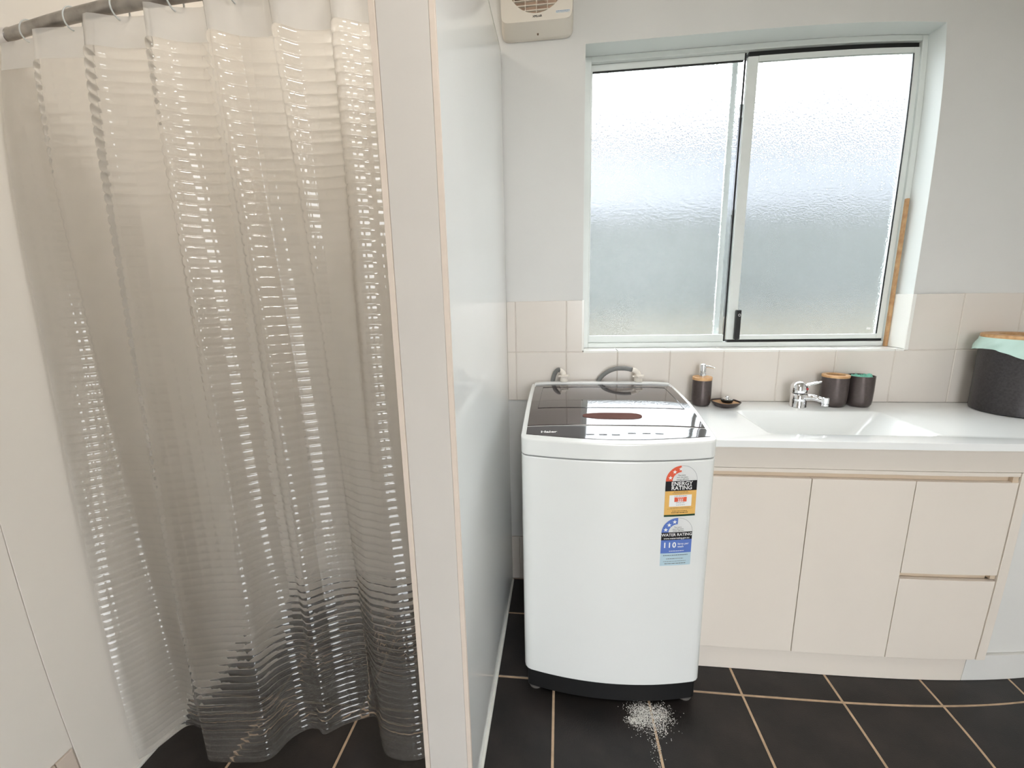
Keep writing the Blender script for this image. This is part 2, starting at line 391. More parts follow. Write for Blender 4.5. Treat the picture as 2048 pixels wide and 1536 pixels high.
# ================================================================== WINDOW
def window():
    W = thing('window_1', ((WX0+WX1)/2, 0.11, WZ0), 'aluminium sliding window with two frosted panes above the basin', 'window'); W['kind'] = 'structure'
    del W['category']
    y0, y1 = 0.092, 0.15
    fr = MB()
    fr.box(WX0+0.0005, WX0+0.027, y0, y1, 1.031, WZ1-0.001); fr.box(WX1-0.020, WX1-0.0005, y0, y1, 1.031, WZ1-0.001)
    fr.box(WX0+0.027, WX1-0.020, y0, y1, 1.031, 1.050); fr.box(WX0+0.027, WX1-0.020, y0, y1, 2.085, WZ1-0.001)
    put('frame', fr, 'aluminium', W, bevel=0.0015)
    put('fixed_sash', MB().box(0.0905, 0.632, 0.110, 0.130, 2.062, 2.0845).box(0.0905, 0.632, 0.110, 0.130, 1.0505, 1.079).box(0.0905, 0.0955, 0.110, 0.130, 1.079, 2.062), 'aluminium', W, bevel=0.001)
    put('glazing_seal', MB().box(0.0955, 0.629, 0.1095, 0.113, 2.0575, 2.0615).box(0.6335, 0.6390, 0.1125, 0.118, 1.052, 2.084), 'black_rubber', W, smooth=0)
    put('glass_pane', box(0.096, 0.631, 0.118, 0.122, 1.080, 2.0600), 'frosted_glass', W, smooth=0)
    sl = put('sliding_sash', MB().box(0.640, 0.676, 0.098, 0.112, 1.060, 2.066).box(1.193, 1.2125, 0.096, 0.112, 1.060, 2.066).box(0.676, 1.193, 0.096, 0.112, 2.048, 2.066).box(0.676, 1.193, 0.096, 0.112, 1.060, 1.077), 'aluminium', W, bevel=0.0012)
    put('sash_channel', MB().box(0.645, 1.215, 0.108, 0.13, 2.0665, 2.0845).box(0.645, 1.214, 0.100, 0.13, 1.0505, 1.0595), 'black_rubber', W, smooth=0)
    put('glass_pane', box(0.676, 1.193, 0.1015, 0.1055, 1.077, 2.048), 'frosted_glass', W, smooth=0)
    put('glazing_seal', MB().box(1.1905, 1.193, 0.0955, 0.099, 1.079, 2.046), 'black_rubber', W, smooth=0)
    put('latch', MB().box(0.664, 0.684, 0.079, 0.0935, 1.062, 1.178), 'latch_black', sl, bevel=0.003)
    put('lock_ring', MB().torus((0.6755, 0.0786, 1.158), 0.0042, 0.0013, 20, 8, 'y'), 'chrome', sl)
    put('screen_frame', MB().box(0.602, 0.622, 0.14, 0.15, 1.06, 2.08).box(0.100, 0.602, 0.14, 0.15, 1.06, 1.075), 'aluminium', W, smooth=0)
    put('sticker', box(0.606, 0.6145, 0.1165, 0.1177, 1.095, 1.106), 'print_white', W, smooth=0)
    put('sticker', box(1.158, 1.171, 0.1, 0.1012, 1.094, 1.102), 'print_white', W, smooth=0)
window()
st = thing('timber_stick', (1.2205, 0.086, 1.031), 'thin brown timber stick standing upright in the window corner by the sliding pane', 'stick')
put('stick', box(1.2165, 1.2265, 0.0795, 0.0915, 1.031, 1.565), 'timber', st, bevel=0.001)

# outside, seen only through the frosted panes
put('ground', box(-20, 20, -20, 20, -0.3, -0.12), 'outdoor_ground', kind='structure', smooth=0)
mb = MB(); n = 240
pts = [(-4+10*i/n, 2.3+0.012*(1 if (i//2) % 2 else 0)) for i in range(n+1)]
mb.add([(x, y, -0.12) for x, y in pts]+[(x, y, 1.90) for x, y in pts]+[(x, y+0.01, -0.12) for x, y in pts]+[(x, y+0.01, 1.90) for x, y in pts],
       [f for i in range(n) for f in ((i, i+1, n+2+i, n+1+i), (2*n+2+i+1, 2*n+2+i, 3*n+3+i, 3*n+3+i+1), (n+1+i, n+2+i, 3*n+4+i, 3*n+3+i))])
F = thing('boundary_fence', (1, 2.3, -0.12), 'grey fence blurred behind the frosted window panes', 'fence')
put('sheet', mb, 'fence_steel', F, smooth=0)
put('rail', box(-4, 6, 2.27, 2.345, 1.88, 1.92), 'fence_steel', F, smooth=0)
N = thing('backdrop_house', (1, 6.0, -0.12), 'invented dark grey house beyond the fence, added to soften the window brightness', 'house')  # added house, grades the panes from bright sky down to the fence
put('wall', box(-7, 9, 6.0, 6.3, -0.12, 3.9), 'house_cladding', N, smooth=0)
put('roof', MB().add([(-7.4, 5.7, 3.9), (9.4, 5.7, 3.9), (9.4, 8.5, 4.6), (-7.4, 8.5, 4.6), (-7.4, 5.7, 3.98), (9.4, 5.7, 3.98), (9.4, 8.5, 4.68), (-7.4, 8.5, 4.68)], [(3, 2, 1, 0), (4, 5, 6, 7), (0, 1, 5, 4), (1, 2, 6, 5), (2, 3, 7, 6), (3, 0, 4, 7)]), 'fence_steel', N, smooth=0)
put('garden_wall', box(-4, 6, 2.05, 2.24, -0.12, 1.04), 'garden_wall', None, 'pale garden wall blurred low behind the frosted window panes', 'garden wall', bevel=0.01)

# ================================================================== VANITY
CZ, CY = 0.829, -0.472
VX0, VX1 = 0.418, XR
V = thing('vanity_cabinet', (1.1, -0.2, 0), 'cream vanity cabinet with two doors and two drawers under the white basin top', 'cabinet')
put('carcass', MB().box(VX0, VX1-0.001, -0.39, -0.01, 0.098, 0.116).box(VX0, VX0+0.016, -0.39, -0.01, 0.116, 0.8075).box(1.32, 1.336, -0.385, -0.01, 0.116, 0.8075).box(VX1-0.017, VX1-0.001, -0.385, -0.01, 0.116, 0.8075).box(VX0+0.016, 1.32, -0.39, -0.386, 0.116, 0.728), 'cabinet', V, smooth=0)
put('top_rail', box(VX0, VX1-0.002, -0.43, -0.414, 0.7295, 0.8075), 'cabinet', V, bevel=0.001, smooth=0)
put('rail_lip', box(VX0, 1.2815, -0.43, -0.391, 0.7165, 0.7285), 'cabinet', V, bevel=0.001, smooth=0)
put('finger_pull', MB().box(VX0, 1.264, -0.413, -0.3905, 0.690, 0.7163).box(1.2645, 1.2815, -0.426, -0.3905, 0.690, 0.7163), 'cabinet_pull', V, smooth=0)
put('door', box(VX0+0.001, 0.7215, -0.43, -0.4135, 0.0985, 0.6985), 'cabinet', V, bevel=0.0012, smooth=0)
put('door', box(0.7237, 1.0035, -0.43, -0.4135, 0.0985, 0.6985), 'cabinet', V, bevel=0.0012, smooth=0)
put('drawer', box(1.0057, 1.2805, -0.43, -0.4135, 0.4005, 0.6985), 'cabinet', V, bevel=0.0012, smooth=0)
put('drawer', box(1.0057, 1.2805, -0.43, -0.4135, 0.0985, 0.3805), 'cabinet', V, bevel=0.0012, smooth=0)
put('finger_pull', MB().box(1.0045, 1.264, -0.411, -0.3905, 0.376, 0.4095).box(1.2645, 1.2805, -0.426, -0.3905, 0.386, 0.3995), 'cabinet_pull', V, smooth=0)
put('side_post', box(1.2827, 1.3115, -0.432, -0.3905, 0.0985, 0.7285), 'cabinet', V, bevel=0.001, smooth=0)
put('end_panel', box(1.3205, VX1-0.003, -0.4, -0.3855, 0.0985, 0.7285), 'filler_panel', V, smooth=0)
put('kickboard', box(VX0, 1.2725, -0.411, -0.39, 0.0008, 0.0965), 'cabinet', V, bevel=0.001, smooth=0)
put('kickboard', box(1.2735, VX1-0.003, -0.411, -0.39, 0.0008, 0.0965), 'filler_panel', V, bevel=0.001, smooth=0)

def basin_top():
    T = thing('vanity_basin', (1.1, -0.23, 0.8085), 'glossy white worktop with a moulded rectangular basin on the cream cabinet', 'basin')
    bx0, bx1, by0, by1 = 0.598, 1.082, -0.408, -0.128
    qx0, qx1, qy0, qy1, qz = 0.690, 0.915, -0.345, -0.215, 0.712
    def rr(x0, x1, y0, y1, r, z, n=6):
        P = []
        for cx, cy, a in ((x1-r, y1-r, 0), (x0+r, y1-r, 90), (x0+r, y0+r, 180), (x1-r, y0+r, 270)):
            for i in range(n+1):
                t = math.radians(a+90*i/n); P.append((cx+r*math.cos(t), cy+r*math.sin(t), z))
        return P
    x0, x1, y0, y1 = VX0, VX1-0.001, CY, -0.0005
    # outer ring with the same point count: project the rounded rim out to the slab edge
    inner = rr(bx0, bx1, by0, by1, 0.02, CZ)
    outer = []
    cs = [(x1, y1), (x0, y1), (x0, y0), (x1, y0)]
    for q in range(4):
        for i in range(7): outer.append((*cs[q], CZ))
    mb = MB()
    mid = rr(bx0+0.008, bx1-0.008, by0+0.008, by1-0.008, 0.022, CZ-0.003)
    rings = [[(p[0], p[1], 0.8085) for p in outer], outer, inner, mid]
    for t in (0.15, 0.4, 0.7, 0.9, 1.0):
        e = t**0.85
        rings.append(rr(bx0+0.008+(qx0-bx0-0.008)*e, bx1-0.008+(qx1-bx1+0.008)*e, by0+0.008+(qy0-by0-0.008)*e, by1-0.008+(qy1-by1+0.008)*e, 0.022+0.008*t, CZ-0.003+(qz-CZ+0.003)*(1-(1-t)**1.25)))
    n = 28; vs = [p for r in rings for p in r]; fs = []
    for i in range(len(rings)-1):
        for j in range(n):
            a, b = i*n+j, i*n+(j+1) % n; fs.append((a, b, b+n, a+n))
    fs.append(tuple((len(rings)-1)*n+j for j in range(n)))
    mb.add(vs, fs)
    me = mb.mesh('slab'); bm = bmesh.new(); bm.from_mesh(me)
    bmesh.ops.remove_doubles(bm, verts=bm.verts, dist=1e-5); bmesh.ops.recalc_face_normals(bm, faces=bm.faces); bm.to_mesh(me); bm.free()
    put('slab', me, 'polymarble', T, bevel=0.002, smooth=30)
    ov = put('overflow', MB().torus((0.847, -0.139, 0.803), 0.0085, 0.003, 24, 8, 'y'), 'chrome', T)
    put('overflow_hole', MB().lathe((0.847, -0.139, 0.803), [(0.008, -0.001), (0.008, 0.003)], 20, axis='y'), 'cabinet_pull', ov)
    put('waste_ring', MB().torus((0.82, -0.28, qz+0.001), 0.024, 0.004, 28, 8, 'z'), 'chrome', T)
basin_top()

# ================================================================== WASHING MACHINE
MX, MHW = 0.133, 0.268
def mfront(x, b=0.0):
    d = abs(x-MX); y = -0.592+0.036*(d/MHW)**2
    r = 0.022; e = d-(MHW-r)
    if e > 0: y += r-math.sqrt(max(r*r-min(e, r)**2, 0))
    return y+b
_py = [-0.62, -0.575, -0.55, -0.50, -0.44, -0.38, -0.30, -0.20, -0.10, -0.03]; _pz = [0.849, 0.857, 0.8625, 0.8715, 0.8815, 0.8915, 0.9005, 0.9065, 0.9095, 0.9105]
def mtop(x, y):
    d = abs(x-MX)/MHW
    return float(np.interp(y, _py, _pz)) - 0.006*d**4
def mxs(hw, n=30): 
    t = np.linspace(-1, 1, n); t = np.sign(t)*(1-(1-np.abs(t))**1.6); return [MX+hw*float(v) for v in t]
WM = thing('washing_machine', (MX, -0.31, 0), 'white top-loading washing machine with dark glossy lid beside the vanity', 'washing machine')
put('body', MB().slab(mxs(MHW), mfront, -0.035, lambda x, y: 0.085, lambda x, y: 0.8035), 'machine_white', WM, bevel=0.005, seg=3, smooth=40)
top = put('top_frame', MB().slab(mxs(MHW+0.0005), lambda x: mfront(x, -0.0012), -0.034, lambda x, y: 0.8065, mtop, ny=30), 'machine_white', WM, bevel=0.011, seg=4, smooth=45)
put('seam_strip', MB().slab(mxs(MHW-0.004), lambda x: mfront(x, 0.005), -0.04, lambda x, y: 0.8036, lambda x, y: 0.8064, ny=3), 'print_grey', WM, smooth=0)
put('base', MB().slab(mxs(MHW-0.010), lambda x: mfront(x, 0.012), -0.05, lambda x, y: 0.014, lambda x, y: 0.0848, ny=4), 'machine_base', WM, bevel=0.004, smooth=40)
for fx, fy in ((-0.10, -0.527), (0.366, -0.527), (-0.10, -0.08), (0.366, -0.08)):
    put('foot', MB().lathe((fx, fy, 0), [(0.021, 0.0003), (0.023, 0.006), (0.016, 0.010), (0.014, 0.0138)], 20), 'foot_grey', WM)
def plate(x0, x1, y0, y1, lift, th, front=False, n=26, ny=14, r=0.012):
    xs = list(np.linspace(x0, x1, n))
    f = (lambda x: max(y0, mfront(x)+0.022)) if front else (lambda x: y0)
    return MB().slab(xs, f, y1, lambda x, y: mtop(x, y)+lift-th, lambda x, y: mtop(x, y)+lift, ny)
DX = 0.2535
cp = put('control_panel', plate(MX-DX, MX+DX, -0.60, -0.4925, 0.0012, 0.004, True), 'machine_panel', WM, bevel=0.0008, smooth=40)
lid = put('lid', plate(MX-DX, MX+DX, -0.4875, -0.100, 0.0022, 0.005), 'machine_glass', WM, bevel=0.0012, smooth=40)
put('lid_gap', plate(MX-DX, MX+DX, -0.4926, -0.4874, -0.0005, 0.003), 'print_black', WM, smooth=0)
put('rear_rim', MB().slab(mxs(MHW-0.012), lambda x: -0.062, -0.036, lambda x, y: 0.90, lambda x, y: 0.9165-0.006*(abs(x-MX)/MHW)**6, ny=3), 'machine_white', WM, bevel=0.003, seg=3, smooth=40)
put('rear_panel', plate(MX-DX+0.003, MX+DX-0.003, -0.0945, -0.0640, 0.0012, 0.004), 'machine_panel', WM, bevel=0.0008, smooth=40)
put('hinge_gap', plate(MX-DX+0.003, MX+DX-0.003, -0.0999, -0.0946, -0.0004, 0.003), 'print_black', WM, smooth=0)
# raised inner edge of the lid window
def lidline(pts, r=0.0011):
    P = []
    for (xa, ya), (xb, yb) in zip(pts, pts[1:]):
        for i in range(12): t = i/12; x, y = xa+(xb-xa)*t, ya+(yb-ya)*t; P.append((x, y, mtop(x, y)+0.0026))
    x, y = pts[-1]; P.append((x, y, mtop(x, y)+0.0026)); return MB().tube(P, r, 8)
put('lid_rib', lidline([(MX-0.222, -0.125), (MX-0.228, -0.365), (MX+0.228, -0.365), (MX+0.222, -0.125), (MX-0.222, -0.125)]), 'machine_panel', lid)
# hand grip: pill shaped recess
mb = MB(); ring = []
for i in range(40):
    a = 2*math.pi*i/40; hx, hy, e = 0.080, 0.021, 0.5
    x = MX+0.008+hx*math.copysign(abs(math.cos(a))**e, math.cos(a)); y = -0.428+hy*math.copysign(abs(math.sin(a))**0.8, math.sin(a)); ring.append((x, y, mtop(x, y)+0.0036))
inner_ring = [(MX+0.008+(p[0]-MX-0.03)*0.95, -0.428+(p[1]+0.428)*0.8, p[2]-0.0003) for p in ring]
mb.loft([[(p[0], p[1], p[2]-0.002) for p in ring], ring, inner_ring]); put('lid_grip', mb, 'machine_recess', lid, smooth=60)
# name and buttons on the control panel
def on_top(me, cx, cy, lift):
    return map_mesh(me, lambda c: Vector((cx+c.x, cy+c.y, mtop(cx+c.x, cy+c.y)+lift)))
put('name_lettering', on_top(text_mesh('Haier', 0.0165, bold=0.0005, sx=1.25), -0.056, -0.530, 0.0016), 'print_white', cp, smooth=0)
for i, bx in enumerate((0.06, 0.095, 0.13, 0.175, 0.215, 0.25)):
    put('button', on_top(box(-0.011, 0.011, -0.0035, 0.0035, 0, 0.0008).mesh('button'), bx, -0.545 if i < 3 else -0.535, 0.0013), 'print_grey', cp, bevel=0.0006)

# ---- rating labels stuck on the curved front
def on_front(me, x0, z0, lift=0.0007):
    return map_mesh(me, lambda c: Vector((x0+c.x, mfront(x0+c.x)-lift, z0+c.y)))
def rect2(x0, x1, y0, y1, n=8):
    mb = MB(); xs = np.linspace(x0, x1, n+1)
    return mb.add([(x, y0, 0) for x in xs]+[(x, y1, 0) for x in xs], [(i, i+1, n+2+i, n+1+i) for i in range(n)]).mesh('p')
def fan2(pts):
    mb = MB(); cx = sum(p[0] for p in pts)/len(pts); cy = sum(p[1] for p in pts)/len(pts); n = len(pts)
    return mb.add([(cx, cy, 0)]+[(x, y, 0) for x, y in pts], [(0, 1+i, 1+(i+1) % n) for i in range(n)]).mesh('p')
def arc2(c, rx, rz, r0, a0, a1, n=16):
    mb = MB(); vs = []
    for i in range(n+1):
        a = math.radians(a0+(a1-a0)*i/n); vs += [(c[0]+rx*r0*math.cos(a), c[1]+rz*r0*math.sin(a), 0), (c[0]+rx*math.cos(a), c[1]+rz*math.sin(a), 0)]
    return mb.add(vs, [(2*i, 2*i+1, 2*i+3, 2*i+2) for i in range(n)]).mesh('p')
def star2(cx, cy, r):
    return fan2([(cx+r*(1 if i % 2 == 0 else 0.42)*math.sin(math.pi*i/5), cy+r*(1 if i % 2 == 0 else 0.42)*math.cos(math.pi*i/5)) for i in range(10)])
def half2(c, rx, rz, n=24):
    return fan2([(c[0]+rx*math.cos(math.pi*i/n), c[1]+rz*math.sin(math.pi*i/n)) for i in range(n+1)])
LW = 0.087
def sticker(name, x0, z0, h, label, rows):
    """rows: (kind, material, args...) in label metres; h = height of the square part."""
    base = put(name, on_front(rect2(0, LW, 0, h), x0, z0, 0.0005), 'print_paper', WM, label=label, smooth=0)
    put('arch', on_front(half2((LW/2, h), LW/2, 0.0445), x0, z0, 0.0005), 'print_paper', base, smooth=0)
    for nm, m, me, lift in rows: put(nm, on_front(me, x0, z0, lift), m, base, smooth=0)
def tx(t, size, x, y, bold=0.0, sx=1.0, align='CENTER', space=1.0):
    return map_mesh(text_mesh(t, size, bold, sx, align, space), lambda c: Vector((c.x+x, c.y+y, 0)))
def dashes(x0, x1, y, hgt, seed):
    r = random.Random(seed); mb = MB(); x = x0
    while x < x1:
        wd = min(r.uniform(0.002, 0.007), x1-x); mb.add([(x, y-hgt/2, 0), (x+wd, y-hgt/2, 0), (x+wd, y+hgt/2, 0), (x, y+hgt/2, 0)], [(0, 1, 2, 3)]); x += wd+0.0011
    return mb.mesh('p')
h = 0.105; c = (LW/2, h)
sticker('energy_label', 0.2615, 0.642, h, 'energy rating label with red star arc over yellow panel', [
    ('star_arc', 'print_red', arc2(c, LW/2, 0.0445, 0.58, 93, 180), 0.0008),
    ('star', 'print_white', star2(0.0125, h+0.010, 0.0062), 0.0011), ('star', 'print_white', star2(0.0235, h+0.0265, 0.0062), 0.0011),
    ('star', 'print_white', star2(0.0395, h+0.0345, 0.0058), 0.0011),
    ('arc_outline', 'print_grey', arc2(c, LW/2, 0.0445, 0.985, 0, 92), 0.0008),
    ('small_print', 'print_black', tx('The more', 0.0052, 0.043, h+0.0165), 0.0008), ('small_print', 'print_black', tx('stars the more', 0.0052, 0.045, h+0.0105), 0.0008), ('small_print', 'print_black', tx('energy efficient', 0.0054, 0.046, h+0.0045), 0.0008),
    ('black_band', 'print_black', rect2(0, LW, h-0.029, h), 0.0008),
    ('heading', 'print_white', tx('ENERGY', 0.0158, 0.045, h-0.0082, 0.0003), 0.0011), ('heading', 'print_white', tx('RATING', 0.0158, 0.045, h-0.0208, 0.0003), 0.0011),
    ('yellow_panel', 'print_yellow', rect2(0, LW, 0.0055, h-0.029), 0.0008),
    ('green_band', 'print_green', rect2(0, LW, 0, 0.0055), 0.0008),
    ('white_box', 'print_white', rect2(0.0125, 0.0745, 0.0300, 0.0640), 0.0011),
    ('small_print', 'print_grey', dashes(0.026, 0.061, 0.0612, 0.0014, 1), 0.0014),
    ('red_box', 'print_red', rect2(0.0265, 0.0605, 0.0440, 0.0575), 0.0014),
    ('number', 'print_white', tx('533', 0.0100, 0.0435, 0.0482, 0.0003), 0.0017),
    ('small_print', 'print_white', dashes(0.034, 0.053, 0.0555, 0.0011, 2), 0.0017),
    ('small_print', 'print_black', tx('kWh per year', 0.0042, 0.0435, 0.0410), 0.0014),
    ('small_print', 'print_grey', dashes(0.032, 0.056, 0.0345, 0.0011, 3), 0.0014),
    ('small_print', 'print_black', dashes(0.024, 0.064, 0.0728, 0.0012, 4), 0.0011), ('small_print', 'print_grey', dashes(0.020, 0.066, 0.0688, 0.0010, 5), 0.0011),
    ('small_print', 'print_grey', dashes(0.016, 0.070, 0.0262, 0.0010, 6), 0.0011), ('small_print', 'print_black', dashes(0.008, 0.079, 0.0232, 0.0005, 7), 0.0011),
    ('small_print', 'print_black', dashes(0.022, 0.064, 0.0165, 0.0013, 8), 0.0011), ('small_print', 'print_black', dashes(0.020, 0.066, 0.0118, 0.0018, 9), 0.0011)])
h = 0.1035; c = (LW/2, h)
sticker('water_label', 0.2575, 0.4905, h, 'water rating label with blue star arc and number 110', [
    ('star_arc', 'print_blue', arc2(c, LW/2, 0.0435, 0.55, 88, 180), 0.0008),
    ('star', 'print_white', star2(0.0115, h+0.0085, 0.0066), 0.0011), ('star', 'print_white', star2(0.0205, h+0.0225, 0.0066), 0.0011), ('star', 'print_white', star2(0.0355, h+0.0315, 0.0066), 0.0011),
    ('arc_outline', 'print_grey', arc2(c, LW/2, 0.0435, 0.985, 0, 87), 0.0008),
    ('small_print', 'print_black', tx('The more', 0.0052, 0.045, h+0.0150), 0.0008), ('small_print', 'print_black', tx('stars the more', 0.0052, 0.046, h+0.0095), 0.0008), ('small_print', 'print_black', tx('water efficient', 0.0054, 0.047, h+0.0040), 0.0008),
    ('black_band', 'print_black', rect2(0, LW, h-0.0235, h), 0.0008),
    ('heading', 'print_white', tx('WATER RATING', 0.0122, LW/2, h-0.0080, 0.0002, 0.96), 0.0011),
    ('web_address', 'print_white', tx('www.waterrating.gov.au', 0.0074, LW/2, h-0.0185, 0.0001), 0.0011),
    ('blue_panel', 'print_blue', rect2(0, LW, 0.0390, h-0.0235), 0.0008),
    ('number', 'print_white', tx('110', 0.0225, 0.0245, 0.0635, 0.0006, 0.95, space=1.25), 0.0011),
    ('small_print', 'print_white', tx('litres per', 0.0085, 0.0475, 0.0670, 0.0001, align='LEFT'), 0.0011), ('small_print', 'print_white', tx('wash', 0.0085, 0.0475, 0.0585, 0.0001, align='LEFT'), 0.0011),
    ('small_print', 'print_white', dashes(0.024, 0.066, 0.0455, 0.0018, 11), 0.0011),
    ('pale_panel', 'print_pale_blue', rect2(0, LW, 0, 0.0390), 0.0008),
    ('small_print', 'print_black', dashes(0.008, 0.079, 0.0325, 0.0017, 12), 0.0011), ('small_print', 'print_grey', dashes(0.017, 0.066, 0.0215, 0.0017, 13), 0.0011),
    ('small_print', 'print_grey', dashes(0.009, 0.074, 0.0135, 0.0013, 14), 0.0011), ('small_print', 'print_grey', dashes(0.013, 0.073, 0.0065, 0.0020, 15), 0.0011)])

# ---- water hoses
def smooth_path(P, n=8):
    P = [np.array(p, float) for p in P]; Q = [2*P[0]-P[1]]+P+[2*P[-1]-P[-2]]; out = []
    for i in range(1, len(Q)-2):
        for k in range(n):
            t = k/n; a, b, c, d = Q[i-1:i+3]
            out.append(0.5*((2*b)+(-a+c)*t+(2*a-5*b+4*c-d)*t*t+(-a+3*b-3*c+d)*t**3))
    out.append(P[-1]); return [tuple(p) for p in out]
def hose(cx, pts, label):
    H = thing('inlet_hose', (cx, -0.052, 0.909), label, 'hose', 'washing machine water hoses')
    zt = 0.9168; cy = -0.0475
    put('hose', MB().tube(smooth_path(pts), 0.0085, 12), 'hose_grey', H)
    put('elbow', MB().tube(smooth_path([pts[-1], (cx-0.012, cy, zt+0.042), (cx-0.002, cy, zt+0.032), (cx, cy, zt+0.018)]), [0.0095]*8+[0.0100]*9+[0.0105]*8, 14), 'connector_white', H)
    nut = MB().lathe((cx, cy, zt), [(0.0155, 0.0005), (0.0155, 0.017), (0.0175, 0.018), (0.0175, 0.0255), (0.012, 0.027)], 24)
    for k in range(6):
        a = k*math.pi/3+0.2; nut.box(cx+0.0185*math.cos(a)-0.0042, cx+0.0185*math.cos(a)+0.0042, cy+0.0185*math.sin(a)-0.0042, cy+0.0185*math.sin(a)+0.0042, zt+0.0182, zt+0.0253)
    put('nut', nut, 'connector_white', H, bevel=0.001)
hose(-0.0095, [(-0.080, -0.016, 0.55), (-0.066, -0.016, 0.80), (-0.055, -0.02, 0.905), (-0.045, -0.028, 0.945), (-0.032, -0.04, 0.962), (-0.024, -0.0475, 0.960)], 'short grey hose with white connector at the left rear of the washing machine')
hose(0.274, [(0.090, -0.016, 0.60), (0.105, -0.016, 0.84), (0.122, -0.018, 0.905), (0.148, -0.024, 0.942), (0.185, -0.032, 0.963), (0.222, -0.042, 0.967), (0.250, -0.0475, 0.963)], 'long arching grey hose with white connector at the right rear of the washing machine')

# ================================================================== THINGS ON THE BASIN TOP
Z0 = CZ+0.0004
S = thing('soap_dispenser', (0.507, -0.060, Z0), 'dark bronze soap dispenser with bamboo collar and chrome pump', 'soap dispenser')
sx, sy = 0.507, -0.060
put('bottle', MB().lathe((sx, sy, Z0), [(0.024, 0.0), (0.030, 0.003), (0.0335, 0.012), (0.0345, 0.04), (0.0345, 0.098)], 40), 'dark_bronze', S)
put('collar', MB().lathe((sx, sy, Z0), [(0.0352, 0.0982), (0.0352, 0.108), (0.0335, 0.1095)], 40), 'bamboo', S)
pump = put('pump', MB().lathe((sx, sy, Z0), [(0.0125, 0.1096), (0.0125, 0.122), (0.0085, 0.123), (0.0085, 0.127), (0.0115, 0.1275), (0.0115, 0.152), (0.0100, 0.156), (0.006, 0.158)], 28), 'chrome', S)
put('nozzle', MB().tube([(sx, sy, Z0+0.149), (sx+0.018, sy-0.012, Z0+0.1485), (sx+0.036, sy-0.022, Z0+0.144)], [0.0052, 0.0042, 0.003], 12), 'chrome', pump)

def squircle(cx, cy, hx, hy, z, e=0.55, n=40, rot=0.0):
    P = []
    for i in range(n):
        a = 2*math.pi*i/n; x = hx*math.copysign(abs(math.cos(a))**e, math.cos(a)); y = hy*math.copysign(abs(math.sin(a))**e, math.sin(a))
        P.append((cx+x*math.cos(rot)-y*math.sin(rot), cy+x*math.sin(rot)+y*math.cos(rot), z))
    return P
dx, dy = 0.590, -0.080
D = thing('soap_dish', (dx, dy, Z0), 'shallow black soap dish with bamboo insert beside the soap dispenser', 'soap dish')
put('tray', MB().loft([squircle(dx, dy, a, a, Z0+z, 0.6, rot=0.3) for a, z in ((0.028, 0.0), (0.034, 0.003), (0.046, 0.018), (0.0472, 0.0205), (0.0450, 0.0205), (0.0425, 0.0130))]), 'dark_bronze', D, smooth=50)
put('insert', MB().loft([squircle(dx, dy, a, a, Z0+z, 0.6, rot=0.3) for a, z in ((0.0410, 0.0131), (0.0415, 0.0150), (0.0405, 0.0160))]), 'bamboo', D)
Pg = thing('sink_plug', (dx+0.003, dy-0.004, Z0+0.016), 'black rubber sink plug with chrome top lying in the soap dish', 'plug')
px, py, pz = dx+0.003, dy-0.004, Z0+0.0163
put('stopper', MB().lathe((px, py, pz), [(0.017, 0.0), (0.019, 0.003), (0.022, 0.009), (0.0225, 0.0115), (0.020, 0.0125)], 32), 'black_rubber', Pg)
put('cap', MB().lathe((px, py, pz), [(0.0195, 0.0126), (0.0175, 0.0150), (0.009, 0.0165), (0.006, 0.0195), (0.0065, 0.0225), (0.003, 0.0245)], 32), 'chrome', Pg)

# ---- tap
tx0, ty0 = 0.8465, -0.075
T = thing('basin_tap', (tx0, ty0, Z0), 'chrome mixer tap with loop lever standing behind the basin', 'tap')
ddx, ddy = 0.82, -0.57
body = put('body', MB().lathe((tx0, ty0, Z0), [(0.0275, 0.0), (0.0275, 0.003), (0.0265, 0.005), (0.0262, 0.030), (0.0255, 0.046), (0.0225, 0.050)], 40), 'chrome', T)
put('spout', MB().tube(smooth_path([(tx0+0.010*ddx, ty0+0.010*ddy, Z0+0.033), (tx0+0.035*ddx, ty0+0.035*ddy, Z0+0.040), (tx0+0.058*ddx, ty0+0.058*ddy, Z0+0.0375), (tx0+0.078*ddx, ty0+0.078*ddy, Z0+0.0335)]), [0.013]*8+[0.0115]*8+[0.0105]*9, 16), 'chrome', T)
ax, ay = tx0+0.080*ddx, ty0+0.080*ddy
put('aerator', MB().lathe((ax, ay, Z0), [(0.0105, 0.014), (0.0118, 0.015), (0.0118, 0.021), (0.0100, 0.022), (0.0125, 0.024), (0.0125, 0.044), (0.010, 0.046)], 24), 'chrome', T)
hd = put('handle', MB().lathe((tx0-0.002*ddx, ty0-0.002*ddy, Z0), [(0.0195, 0.0505), (0.0268, 0.054), (0.0275, 0.066), (0.0262, 0.078), (0.020, 0.089), (0.010, 0.0945), (0.002, 0.096)], 36), 'chrome', T)
lv = []
for k in range(19):
    a = -math.pi*0.5+math.pi*k/18; u = 0.020+0.042*max(math.cos(a), 0)**0.8; v = 0.0135*math.sin(a)
    lv.append((tx0+u*ddx-v*ddy, ty0+u*ddy+v*ddx, Z0+0.083+0.016*(u-0.020)/0.042))
put('lever', MB().tube(lv, 0.0036, 10), 'chrome', hd)
put('marker', MB().lathe((tx0+0.0245*0.62, ty0-0.0245*0.80, Z0+0.070), [(0.0042, 0.002), (0.0042, -0.0028)], 16, axis='y'), 'red_dot', hd)

